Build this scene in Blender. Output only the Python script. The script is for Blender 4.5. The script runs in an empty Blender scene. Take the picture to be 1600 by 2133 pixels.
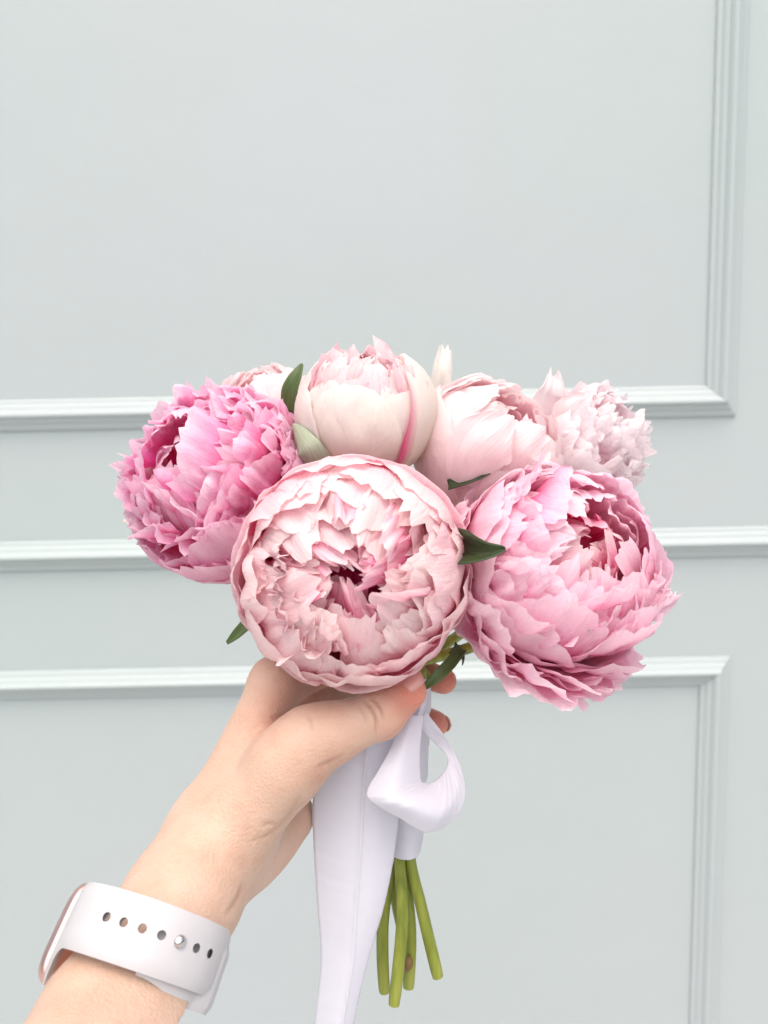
import bpy, math, random
import numpy as np
from mathutils import Vector, Matrix

# ------------------------------------------------------------------ camera
FPX = 1611.0                       # focal length in photo pixels (1600 x 2133)
CAM_LOC = np.array((0.0, 0.0, 1.45))
PITCH, ROLL = math.radians(7.0), math.radians(1.2)
scene = bpy.context.scene
U0 = np.array((0, math.sin(PITCH), math.cos(PITCH)))
FWD = np.array((0, math.cos(PITCH), -math.sin(PITCH)))
X0 = np.array((1.0, 0, 0))
CR = math.cos(ROLL) * X0 - math.sin(ROLL) * U0
CU = math.sin(ROLL) * X0 + math.cos(ROLL) * U0
cam_data = bpy.data.cameras.new("camera")
cam = bpy.data.objects.new("camera", cam_data)
scene.collection.objects.link(cam)
m = Matrix.Identity(4)
for i in range(3):
    m[i][0], m[i][1], m[i][2], m[i][3] = CR[i], CU[i], -FWD[i], CAM_LOC[i]
cam.matrix_world = m
cam_data.sensor_fit = 'HORIZONTAL'
cam_data.sensor_width = 36.0
cam_data.lens = 36.0 * FPX / 1600.0
cam_data.clip_start = 0.01
cam_data.clip_end = 200.0
cam_data.dof.use_dof = True
cam_data.dof.focus_distance = 0.312
cam_data.dof.aperture_fstop = 17.0
scene.camera = cam

# ------------------------------------------------------------------ sky, sun, exposure
SUN_EL, SUN_AZ = 65.0, 182.0
world = bpy.data.worlds.new("World")
scene.world = world
world.use_nodes = True
wn = world.node_tree
sky = wn.nodes.new('ShaderNodeTexSky')
sky.sky_type = 'NISHITA'
sky.sun_disc = False
sky.sun_elevation = math.radians(SUN_EL)
sky.sun_rotation = math.radians(SUN_AZ)
sky.air_density = 0.6
sky.dust_density = 6.5
sky.ozone_density = 0.6
bg = wn.nodes['Background']
bg.inputs['Strength'].default_value = 0.15
wn.links.new(sky.outputs[0], bg.inputs[0])
sun_d = bpy.data.lights.new("sun", 'SUN')
sun_d.energy = 1.3
sun_d.angle = math.radians(110)
sun_d.color = (1.0, 0.965, 0.93)
sun = bpy.data.objects.new("sun", sun_d)
scene.collection.objects.link(sun)
se, sa = math.radians(SUN_EL), math.radians(SUN_AZ)
sdir = Vector((math.sin(sa) * math.cos(se), math.cos(sa) * math.cos(se), math.sin(se)))
sun.rotation_euler = sdir.to_track_quat('Z', 'Y').to_euler()
sun.location = (-1.0, -2.0, 4.0)
vs = scene.view_settings
vs.view_transform = 'Standard'
vs.look = 'None'
vs.gamma = 1.0
vs.use_curve_mapping = False
vs.exposure = 0.61
scene.cycles.use_denoising = True
scene.cycles.max_bounces = 16
scene.cycles.transmission_bounces = 10
scene.cycles.diffuse_bounces = 12

# ------------------------------------------------------------------ helpers
def P(px, py, d):
    """A point seen at photo pixel (px, py), d metres in front of the lens plane."""
    return CAM_LOC + CR * ((px - 800.0) / FPX * d) - CU * ((py - 1066.5) / FPX * d) + FWD * d

def cvec(x, y, z):
    """Direction: x right, y up, z towards the photographer."""
    v = CR * x + CU * y - FWD * z
    return v / np.linalg.norm(v)

def link(o):
    scene.collection.objects.link(o)
    return o

def mesh_obj(name, verts, faces, mat, parent=None, origin=None, smooth=True, uv=None):
    verts = np.asarray(verts, dtype=np.float64)
    if origin is None:
        origin = np.zeros(3) if parent is None else np.array(parent['_o'])
    me = bpy.data.meshes.new(name)
    me.from_pydata((verts - np.asarray(origin)).tolist(), [], [tuple(f) for f in faces])
    if uv is not None:
        lay = me.uv_layers.new(name="UVMap")
        li = np.zeros(len(me.loops), dtype=np.int32)
        me.loops.foreach_get("vertex_index", li)
        lay.data.foreach_set("uv", np.asarray(uv, dtype=np.float32)[li].ravel())
    if smooth:
        me.polygons.foreach_set("use_smooth", [True] * len(me.polygons))
    me.materials.append(mat)
    me.update()
    o = link(bpy.data.objects.new(name, me))
    if parent is None:
        o.location = origin
    else:
        o.parent = parent
    return o

def thing(name, label, cat, loc, group=None):
    o = link(bpy.data.objects.new(name, None))
    o.empty_display_size = 0.01
    o.location = tuple(loc)
    o['_o'] = [float(c) for c in loc]
    o['label'] = label
    o['category'] = cat
    if group:
        o['group'] = group
    return o

def catmull(pts, n):
    pts = np.asarray(pts, dtype=np.float64)
    k = len(pts)
    out = []
    ts = np.linspace(0, k - 1, n)
    for t in ts:
        i = min(int(t), k - 2)
        f = t - i
        p0 = pts[max(i - 1, 0)]; p1 = pts[i]; p2 = pts[i + 1]; p3 = pts[min(i + 2, k - 1)]
        out.append(0.5 * ((2 * p1) + (-p0 + p2) * f + (2 * p0 - 5 * p1 + 4 * p2 - p3) * f * f + (-p0 + 3 * p1 - 3 * p2 + p3) * f ** 3))
    return np.array(out)

def grid_faces(nu, nv, close_u=False):
    f = []
    for j in range(nv):
        for i in range(nu):
            if close_u:
                a = j * nu + i; b = j * nu + (i + 1) % nu
                f.append((a, b, b + nu, a + nu))
            else:
                a = j * (nu + 1) + i
                f.append((a, a + 1, a + nu + 2, a + nu + 1))
    return f

def tube(path, radii, nseg=12, squash=None):
    """Closed tube around a path, with rounded ends."""
    path = np.asarray(path); n = len(path)
    radii = np.broadcast_to(np.asarray(radii, dtype=float), (n,))
    tan = np.gradient(path, axis=0)
    tan /= np.linalg.norm(tan, axis=1)[:, None]
    ref = np.array((0.3, 0.9, 0.2)); verts = []
    a = ref - tan[0] * ref.dot(tan[0]); a /= np.linalg.norm(a)
    for i in range(n):
        a = a - tan[i] * a.dot(tan[i]); a /= np.linalg.norm(a)
        b = np.cross(tan[i], a)
        for k in range(nseg):
            an = 2 * math.pi * k / nseg
            verts.append(path[i] + radii[i] * (math.cos(an) * a + math.sin(an) * b))
    faces = grid_faces(nseg, n - 1, True)
    faces.append(tuple(range(nseg - 1, -1, -1)))
    faces.append(tuple(range((n - 1) * nseg, n * nseg)))
    return verts, faces

# ------------------------------------------------------------------ materials
def new_mat(name):
    mt = bpy.data.materials.new(name)
    mt.use_nodes = True
    return mt, mt.node_tree, mt.node_tree.nodes['Principled BSDF']

def node(nt, typ, **kw):
    n = nt.nodes.new(typ)
    for k, v in kw.items():
        setattr(n, k, v)
    return n

def ramp(nt, stops, interp='LINEAR'):
    r = nt.nodes.new('ShaderNodeValToRGB')
    r.color_ramp.interpolation = interp
    el = r.color_ramp.elements
    while len(el) < len(stops):
        el.new(0.5)
    for e, (p, c) in zip(el, stops):
        e.position = p
        e.color = (*c, 1)
    return r

def paint_mat():
    mt, nt, b = new_mat("pale_grey_satin_paint")
    tc = node(nt, 'ShaderNodeTexCoord')
    n1 = node(nt, 'ShaderNodeTexNoise'); n1.inputs['Scale'].default_value = 1.6; n1.inputs['Detail'].default_value = 2
    nt.links.new(tc.outputs['Object'], n1.inputs['Vector'])
    r = ramp(nt, [(0.3, (0.378, 0.446, 0.434)), (0.7, (0.400, 0.446, 0.450))])
    nt.links.new(n1.outputs['Fac'], r.inputs['Fac'])
    nt.links.new(r.outputs['Color'], b.inputs['Base Color'])
    b.inputs['Roughness'].default_value = 0.42
    n2 = node(nt, 'ShaderNodeTexNoise'); n2.inputs['Scale'].default_value = 90; n2.inputs['Detail'].default_value = 3
    n3 = node(nt, 'ShaderNodeTexNoise'); n3.inputs['Scale'].default_value = 6
    nt.links.new(tc.outputs['Object'], n2.inputs['Vector'])
    nt.links.new(tc.outputs['Object'], n3.inputs['Vector'])
    ad = node(nt, 'ShaderNodeMath', operation='MULTIPLY_ADD'); ad.inputs[1].default_value = 6.0
    nt.links.new(n3.outputs['Fac'], ad.inputs[0]); nt.links.new(n2.outputs['Fac'], ad.inputs[2])
    bp = node(nt, 'ShaderNodeBump'); bp.inputs['Strength'].default_value = 0.12; bp.inputs['Distance'].default_value = 0.002
    nt.links.new(ad.outputs[0], bp.inputs['Height']); nt.links.new(bp.outputs[0], b.inputs['Normal'])
    return mt

def petal_mat(name, stops, trans=0.48, vein=0.5, sat_trans=(1.0, 0.90, 0.94), edge=False, bump=0.65):
    mt, nt, b = new_mat(name)
    uv = node(nt, 'ShaderNodeUVMap', uv_map="UVMap")
    sep = node(nt, 'ShaderNodeSeparateXYZ')
    nt.links.new(uv.outputs[0], sep.inputs[0])
    oi = node(nt, 'ShaderNodeObjectInfo')
    # streaks that run from base to tip
    mp = node(nt, 'ShaderNodeMapping'); mp.inputs['Scale'].default_value = (26, 1.6, 1)
    comb = node(nt, 'ShaderNodeCombineXYZ')
    rm = node(nt, 'ShaderNodeMath', operation='MULTIPLY'); rm.inputs[1].default_value = 40
    nt.links.new(oi.outputs['Random'], rm.inputs[0]); nt.links.new(rm.outputs[0], comb.inputs['Z'])
    nt.links.new(comb.outputs[0], mp.inputs['Location'])
    nt.links.new(uv.outputs[0], mp.inputs['Vector'])
    st = node(nt, 'ShaderNodeTexNoise'); st.inputs['Scale'].default_value = 1.0; st.inputs['Detail'].default_value = 4; st.inputs['Roughness'].default_value = 0.6
    nt.links.new(mp.outputs[0], st.inputs['Vector'])
    # patchy mottling
    mp2 = node(nt, 'ShaderNodeMapping'); mp2.inputs['Scale'].default_value = (3, 3, 1)
    nt.links.new(comb.outputs[0], mp2.inputs['Location']); nt.links.new(uv.outputs[0], mp2.inputs['Vector'])
    mo = node(nt, 'ShaderNodeTexNoise'); mo.inputs['Scale'].default_value = 1.0; mo.inputs['Detail'].default_value = 3
    nt.links.new(mp2.outputs[0], mo.inputs['Vector'])
    # v + jitter -> ramp
    def madd(src, k, base):
        q = node(nt, 'ShaderNodeMath', operation='MULTIPLY_ADD'); q.inputs[1].default_value = k
        nt.links.new(src, q.inputs[0])
        if isinstance(base, float): q.inputs[2].default_value = base
        else: nt.links.new(base, q.inputs[2])
        return q.outputs[0]
    x = madd(st.outputs['Fac'], 0.22, sep.outputs['Y'])
    x = madd(mo.outputs['Fac'], 0.28, x)
    x = madd(oi.outputs['Random'], 0.16, x)
    off = node(nt, 'ShaderNodeMath', operation='SUBTRACT'); off.inputs[1].default_value = 0.33
    nt.links.new(x, off.inputs[0])
    r = ramp(nt, stops)
    nt.links.new(off.outputs[0], r.inputs['Fac'])
    col = r.outputs['Color']
    if edge:
        ex = madd(st.outputs['Fac'], 0.10, sep.outputs['X'])
        er = ramp(nt, [(0.055, (1, 1, 1)), (0.10, (0.55, 0.55, 0.55)), (0.20, (0, 0, 0))])
        nt.links.new(ex, er.inputs['Fac'])
        em = node(nt, 'ShaderNodeMix', data_type='RGBA'); em.inputs[7].default_value = (0.72, 0.08, 0.26, 1)
        nt.links.new(er.outputs[0], em.inputs[0]); nt.links.new(col, em.inputs[6])
        col = em.outputs[2]
    nt.links.new(col, b.inputs['Base Color'])
    b.inputs['Roughness'].default_value = 0.5
    b.inputs['Specular IOR Level'].default_value = 0.3
    b.inputs['Sheen Weight'].default_value = 0.08
    # veins and crinkles
    n2 = node(nt, 'ShaderNodeTexNoise'); n2.inputs['Scale'].default_value = 8.0; n2.inputs['Detail'].default_value = 5; n2.inputs['Distortion'].default_value = 0.6
    mp3 = node(nt, 'ShaderNodeMapping'); mp3.inputs['Scale'].default_value = (1.6, 1.0, 1)
    nt.links.new(comb.outputs[0], mp3.inputs['Location']); nt.links.new(uv.outputs[0], mp3.inputs['Vector'])
    nt.links.new(mp3.outputs[0], n2.inputs['Vector'])
    h = madd(st.outputs['Fac'], vein, 0.0)
    h = madd(n2.outputs['Fac'], 0.9, h)
    bp = node(nt, 'ShaderNodeBump'); bp.inputs['Strength'].default_value = bump; bp.inputs['Distance'].default_value = 0.0016
    nt.links.new(h, bp.inputs['Height']); nt.links.new(bp.outputs[0], b.inputs['Normal'])
    tr = node(nt, 'ShaderNodeBsdfTranslucent')
    mx = node(nt, 'ShaderNodeMix', data_type='RGBA', blend_type='MULTIPLY'); mx.inputs[0].default_value = 1.0
    nt.links.new(col, mx.inputs[6]); mx.inputs[7].default_value = (*sat_trans, 1)
    nt.links.new(mx.outputs[2], tr.inputs['Color']); nt.links.new(bp.outputs[0], tr.inputs['Normal'])
    ms = node(nt, 'ShaderNodeMixShader'); ms.inputs[0].default_value = trans
    nt.links.new(b.outputs[0], ms.inputs[1]); nt.links.new(tr.outputs[0], ms.inputs[2])
    out = nt.nodes['Material Output']
    nt.links.new(ms.outputs[0], out.inputs['Surface'])
    return mt

DEEP = (0.92, 0.04, 0.30)
M_PAINT = paint_mat()
M_PET = {
    'blush': petal_mat("petal_blush_pink", [(0.0, DEEP), (0.34, (0.92, 0.14, 0.40)), (0.56, (0.94, 0.47, 0.60)), (0.76, (0.94, 0.71, 0.75)), (1.0, (0.94, 0.84, 0.82))]),
    'heart': petal_mat("petal_magenta_heart", [(0.0, DEEP), (0.46, (0.93, 0.09, 0.38)), (0.72, (0.94, 0.34, 0.55)), (0.88, (0.94, 0.60, 0.69)), (1.0, (0.95, 0.78, 0.80))]),
    'rose': petal_mat("petal_rose_pink", [(0.0, DEEP), (0.36, (0.90, 0.15, 0.44)), (0.60, (0.93, 0.40, 0.63)), (0.80, (0.94, 0.61, 0.77)), (1.0, (0.95, 0.80, 0.88))]),
    'candy': petal_mat("petal_candy_pink", [(0.0, DEEP), (0.34, (0.90, 0.14, 0.40)), (0.56, (0.93, 0.44, 0.62)), (0.76, (0.95, 0.67, 0.78)), (1.0, (0.95, 0.82, 0.87))]),
    'ivory': petal_mat("petal_ivory", [(0.0, (0.74, 0.66, 0.46)), (0.3, (0.88, 0.85, 0.73)), (0.65, (0.905, 0.885, 0.83)), (1.0, (0.91, 0.885, 0.86))], sat_trans=(0.98, 0.93, 0.88), bump=.32),
    'pale': petal_mat("petal_pale_pink", [(0.0, (0.84, 0.40, 0.36)), (0.24, (0.90, 0.60, 0.63)), (0.52, (0.92, 0.77, 0.78)), (1.0, (0.92, 0.85, 0.845))], sat_trans=(1.0, 0.88, 0.90)),
    'white': petal_mat("petal_white_blush", [(0.0, (0.88, 0.55, 0.60)), (0.28, (0.90, 0.72, 0.77)), (0.6, (0.93, 0.86, 0.88)), (1.0, (0.93, 0.90, 0.905))], sat_trans=(1.0, 0.95, 0.96)),
    'streak': petal_mat("petal_ivory_magenta_edge", [(0.0, (0.74, 0.66, 0.46)), (0.3, (0.88, 0.85, 0.73)), (0.65, (0.905, 0.885, 0.83)), (1.0, (0.91, 0.885, 0.86))], sat_trans=(0.98, 0.93, 0.88), edge=True, bump=.32),
}

def leaf_mat(name, c1, c2, rough=0.4):
    mt, nt, b = new_mat(name)
    tc = node(nt, 'ShaderNodeTexCoord')
    mp = node(nt, 'ShaderNodeMapping'); mp.inputs['Scale'].default_value = (9, 1.5, 1)
    nt.links.new(tc.outputs['UV'], mp.inputs[0])
    n = node(nt, 'ShaderNodeTexNoise'); n.inputs['Scale'].default_value = 1.5; n.inputs['Detail'].default_value = 5
    nt.links.new(mp.outputs[0], n.inputs['Vector'])
    r = ramp(nt, [(0.3, c1), (0.7, c2)])
    nt.links.new(n.outputs['Fac'], r.inputs['Fac']); nt.links.new(r.outputs[0], b.inputs['Base Color'])
    b.inputs['Roughness'].default_value = rough
    bp = node(nt, 'ShaderNodeBump'); bp.inputs['Strength'].default_value = 0.4; bp.inputs['Distance'].default_value = 0.0008
    nt.links.new(n.outputs['Fac'], bp.inputs['Height']); nt.links.new(bp.outputs[0], b.inputs['Normal'])
    return mt

M_LEAF = leaf_mat("leaf_green", (0.032, 0.062, 0.012), (0.085, 0.135, 0.035))
M_LEAFDARK = leaf_mat("leaf_dark_green", (0.014, 0.028, 0.009), (0.045, 0.075, 0.022))
M_SEPAL = leaf_mat("sepal_grey_green", (0.24, 0.30, 0.20), (0.36, 0.40, 0.29), 0.55)
M_SEPALPINK = leaf_mat("sepal_pale", (0.60, 0.50, 0.46), (0.70, 0.66, 0.60), 0.55)

def stem_mat():
    mt, nt, b = new_mat("stem_green")
    tc = node(nt, 'ShaderNodeTexCoord')
    mp = node(nt, 'ShaderNodeMapping'); mp.inputs['Scale'].default_value = (160, 160, 18)
    nt.links.new(tc.outputs['Object'], mp.inputs[0])
    n = node(nt, 'ShaderNodeTexNoise'); n.inputs['Scale'].default_value = 1.6; n.inputs['Detail'].default_value = 4
    nt.links.new(mp.outputs[0], n.inputs['Vector'])
    n2 = node(nt, 'ShaderNodeTexNoise'); n2.inputs['Scale'].default_value = 55; n2.inputs['Detail'].default_value = 3
    nt.links.new(tc.outputs['Object'], n2.inputs['Vector'])
    r = ramp(nt, [(0.3, (0.13, 0.17, 0.012)), (0.55, (0.23, 0.27, 0.03)), (0.8, (0.33, 0.34, 0.07))])
    nt.links.new(n.outputs['Fac'], r.inputs['Fac'])
    r2 = ramp(nt, [(0.66, (0, 0, 0)), (0.76, (1, 1, 1))])
    nt.links.new(n2.outputs['Fac'], r2.inputs['Fac'])
    mx = node(nt, 'ShaderNodeMix', data_type='RGBA')
    nt.links.new(r2.outputs[0], mx.inputs[0]); nt.links.new(r.outputs[0], mx.inputs[6]); mx.inputs[7].default_value = (0.10, 0.055, 0.015, 1)
    nt.links.new(mx.outputs[2], b.inputs['Base Color'])
    b.inputs['Roughness'].default_value = 0.42
    bp = node(nt, 'ShaderNodeBump'); bp.inputs['Strength'].default_value = 0.16; bp.inputs['Distance'].default_value = 0.0005
    nt.links.new(n.outputs['Fac'], bp.inputs['Height']); nt.links.new(bp.outputs[0], b.inputs['Normal'])
    return mt
M_STEM = stem_mat()
M_CUT = leaf_mat("stem_cut_face", (0.42, 0.45, 0.18), (0.55, 0.56, 0.30), 0.5)
M_NODE = leaf_mat("stem_scar_brown", (0.10, 0.05, 0.015), (0.24, 0.16, 0.05), 0.7)

def ribbon_mat():
    mt, nt, b = new_mat("white_satin_ribbon")
    uv = node(nt, 'ShaderNodeUVMap', uv_map="UVMap")
    mp = node(nt, 'ShaderNodeMapping'); mp.inputs['Scale'].default_value = (40, 420, 1)
    nt.links.new(uv.outputs[0], mp.inputs[0])
    n = node(nt, 'ShaderNodeTexNoise'); n.inputs['Scale'].default_value = 1; n.inputs['Detail'].default_value = 2
    nt.links.new(mp.outputs[0], n.inputs['Vector'])
    b.inputs['Base Color'].default_value = (0.755, 0.76, 0.82, 1)
    b.inputs['Roughness'].default_value = 0.42
    b.inputs['Sheen Weight'].default_value = 0.25
    b.inputs['Anisotropic'].default_value = 0.5
    bp = node(nt, 'ShaderNodeBump'); bp.inputs['Strength'].default_value = 0.16; bp.inputs['Distance'].default_value = 0.0004
    nt.links.new(n.outputs['Fac'], bp.inputs['Height']); nt.links.new(bp.outputs[0], b.inputs['Normal'])
    tr = node(nt, 'ShaderNodeBsdfTranslucent'); tr.inputs['Color'].default_value = (0.78, 0.785, 0.845, 1)
    ms = node(nt, 'ShaderNodeMixShader'); ms.inputs[0].default_value = 0.3
    nt.links.new(b.outputs[0], ms.inputs[1]); nt.links.new(tr.outputs[0], ms.inputs[2])
    nt.links.new(ms.outputs[0], nt.nodes['Material Output'].inputs['Surface'])
    return mt
M_RIBBON = ribbon_mat()

def skin_mat():
    mt, nt, b = new_mat("skin")
    tc = node(nt, 'ShaderNodeTexCoord')
    at = node(nt, 'ShaderNodeAttribute', attribute_name="blush")
    n = node(nt, 'ShaderNodeTexNoise'); n.inputs['Scale'].default_value = 45; n.inputs['Detail'].default_value = 7; n.inputs['Roughness'].default_value = 0.7
    nt.links.new(tc.outputs['Object'], n.inputs['Vector'])
    r = ramp(nt, [(0.28, (0.49, 0.31, 0.225)), (0.45, (0.54, 0.375, 0.28)), (0.6, (0.565, 0.405, 0.31)), (0.76, (0.60, 0.445, 0.36))])
    nt.links.new(n.outputs['Fac'], r.inputs['Fac'])
    mx = node(nt, 'ShaderNodeMix', data_type='RGBA')
    nt.links.new(at.outputs['Fac'], mx.inputs[0]); nt.links.new(r.outputs[0], mx.inputs[6]); mx.inputs[7].default_value = (0.58, 0.17, 0.115, 1)
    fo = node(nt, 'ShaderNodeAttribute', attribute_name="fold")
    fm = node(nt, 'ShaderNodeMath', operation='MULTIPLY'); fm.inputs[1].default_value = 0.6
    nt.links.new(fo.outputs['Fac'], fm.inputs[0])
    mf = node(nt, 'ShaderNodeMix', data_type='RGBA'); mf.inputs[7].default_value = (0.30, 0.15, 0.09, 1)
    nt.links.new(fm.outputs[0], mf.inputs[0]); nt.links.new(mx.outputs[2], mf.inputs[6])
    nt.links.new(mf.outputs[2], b.inputs['Base Color'])
    b.inputs['Roughness'].default_value = 0.5
    b.inputs['Specular IOR Level'].default_value = 0.35
    b.inputs['Subsurface Weight'].default_value = 0.55
    b.inputs['Subsurface Radius'].default_value = (1.0, 0.36, 0.2)
    b.inputs['Subsurface Scale'].default_value = 0.0035
    n2 = node(nt, 'ShaderNodeTexNoise'); n2.inputs['Scale'].default_value = 420; n2.inputs['Detail'].default_value = 3
    v = node(nt, 'ShaderNodeTexVoronoi'); v.inputs['Scale'].default_value = 900
    nt.links.new(tc.outputs['Object'], n2.inputs['Vector']); nt.links.new(tc.outputs['Object'], v.inputs['Vector'])
    ad = node(nt, 'ShaderNodeMath', operation='ADD')
    nt.links.new(n2.outputs['Fac'], ad.inputs[0]); nt.links.new(v.outputs['Distance'], ad.inputs[1])
    bp = node(nt, 'ShaderNodeBump'); bp.inputs['Strength'].default_value = 0.35; bp.inputs['Distance'].default_value = 0.0006
    nt.links.new(ad.outputs[0], bp.inputs['Height']); nt.links.new(bp.outputs[0], b.inputs['Normal'])
    return mt
M_SKIN = skin_mat()

def simple_mat(name, col, rough, metal=0.0, spec=0.5, coat=0.0):
    mt, nt, b = new_mat(name)
    tc = node(nt, 'ShaderNodeTexCoord')
    n = node(nt, 'ShaderNodeTexNoise'); n.inputs['Scale'].default_value = 120; n.inputs['Detail'].default_value = 3
    nt.links.new(tc.outputs['Object'], n.inputs['Vector'])
    r = ramp(nt, [(0.3, tuple(c * 0.96 for c in col)), (0.7, col)])
    nt.links.new(n.outputs['Fac'], r.inputs['Fac']); nt.links.new(r.outputs[0], b.inputs['Base Color'])
    b.inputs['Roughness'].default_value = rough
    b.inputs['Metallic'].default_value = metal
    b.inputs['Specular IOR Level'].default_value = spec
    b.inputs['Coat Weight'].default_value = coat
    return mt
M_NAIL = simple_mat("nail", (0.58, 0.29, 0.24), 0.22, coat=0.3)
M_BAND = simple_mat("white_silicone", (0.49, 0.49, 0.498), 0.45, spec=0.4)
M_ROSE = simple_mat("rose_gold_metal", (0.80, 0.52, 0.45), 0.28, metal=1.0)
M_STEEL = simple_mat("polished_steel", (0.62, 0.60, 0.60), 0.08, metal=1.0)
M_GLASS = simple_mat("black_watch_glass", (0.01, 0.01, 0.012), 0.05)
M_GROUND = simple_mat("grey_paving", (0.42, 0.418, 0.41), 0.8)

# ------------------------------------------------------------------ setting: ground, wall and its mouldings
YW = 1.10
g = mesh_obj("ground", [(-60, -60, 0), (60, -60, 0), (60, 60, 0), (-60, 60, 0)], [(0, 1, 2, 3)], M_GROUND)  # unseen sheet below the frame, added to bounce light onto undersides
g['kind'] = 'structure'

def on_wall(px, py):
    d = CR * ((px - 800.0) / FPX) - CU * ((py - 1066.5) / FPX) + FWD
    return CAM_LOC + d * (YW / d[1])

wall_v = [(-4, YW, -0.02), (4, YW, -0.02), (4, YW, 3.4), (-4, YW, 3.4), (-4, YW + .2, -0.02), (4, YW + .2, -0.02), (4, YW + .2, 3.4), (-4, YW + .2, 3.4)]
wall_f = [(0, 1, 2, 3), (5, 4, 7, 6), (4, 0, 3, 7), (1, 5, 6, 2), (3, 2, 6, 7), (4, 5, 1, 0)]
wall = mesh_obj("wall", wall_v, wall_f, M_PAINT, smooth=False)
wall['kind'] = 'structure'
wall['label'] = "pale grey painted wall with raised panel mouldings behind the bouquet"
wall['_o'] = [0.0, 0.0, 0.0]

# profile across a moulding: (position 0..1, height in m); inner edge of the frame first
PROF = [(0.0, 0.0), (0.0, 0.0045), (0.07, 0.0066), (0.15, 0.0074), (0.17, 0.0098), (0.25, 0.0126), (0.33, 0.0136), (0.35, 0.0162),
        (0.43, 0.0205), (0.50, 0.0222), (0.56, 0.0216), (0.61, 0.0185), (0.635, 0.0155), (0.71, 0.0140), (0.77, 0.0122), (0.80, 0.0092), (0.90, 0.0076), (1.0, 0.0050), (1.0, 0.0)]

def strip(a_in, b_in, a_out, b_out):
    """Mitred strip: inner edge a_in->b_in, outer edge a_out->b_out given as wall (x, z)."""
    vs_, n = [], len(PROF)
    for (pi, po) in ((a_in, a_out), (b_in, b_out)):
        for t, h in PROF:
            vs_.append((pi[0] + (po[0] - pi[0]) * t, YW + 0.0005 - h * 0.86, pi[1] + (po[1] - pi[1]) * t))
    fs = [(i, i + 1, n + i + 1, n + i) for i in range(n - 1)]
    fs += [tuple(range(n - 1, -1, -1)), tuple(range(n, 2 * n))]
    o = mesh_obj("moulding", vs_, fs, M_PAINT, wall, smooth=False)
    bv = o.modifiers.new("b", 'BEVEL'); bv.width = 0.0007; bv.segments = 2; bv.limit_method = 'ANGLE'; bv.angle_limit = math.radians(22)
    return o

def panel_frame(x0, x1, z0, z1, w):
    i = [(x0 + w, z0 + w), (x1 - w, z0 + w), (x1 - w, z1 - w), (x0 + w, z1 - w)]
    o = [(x0, z0), (x1, z0), (x1, z1), (x0, z1)]
    for k in range(4):
        strip(i[k], i[(k + 1) % 4], o[k], o[(k + 1) % 4])

MW = 0.0430
c1 = on_wall(1531, 866)            # outer corner of the upper panel frame
c2 = on_wall(1519, 1366)           # outer corner of the lower panel frame
panel_frame(-1.15, c1[0], c1[2], 2.55, MW)
panel_frame(-1.15, c2[0], 0.30, c2[2], MW)
r1, r2 = on_wall(1500, 1098), on_wall(1500, 1158)
zm = 0.5 * (r1[2] + r2[2])
strip((-3.9, zm + MW / 2), (3.9, zm + MW / 2), (-3.9, zm - MW / 2), (3.9, zm - MW / 2))

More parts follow.
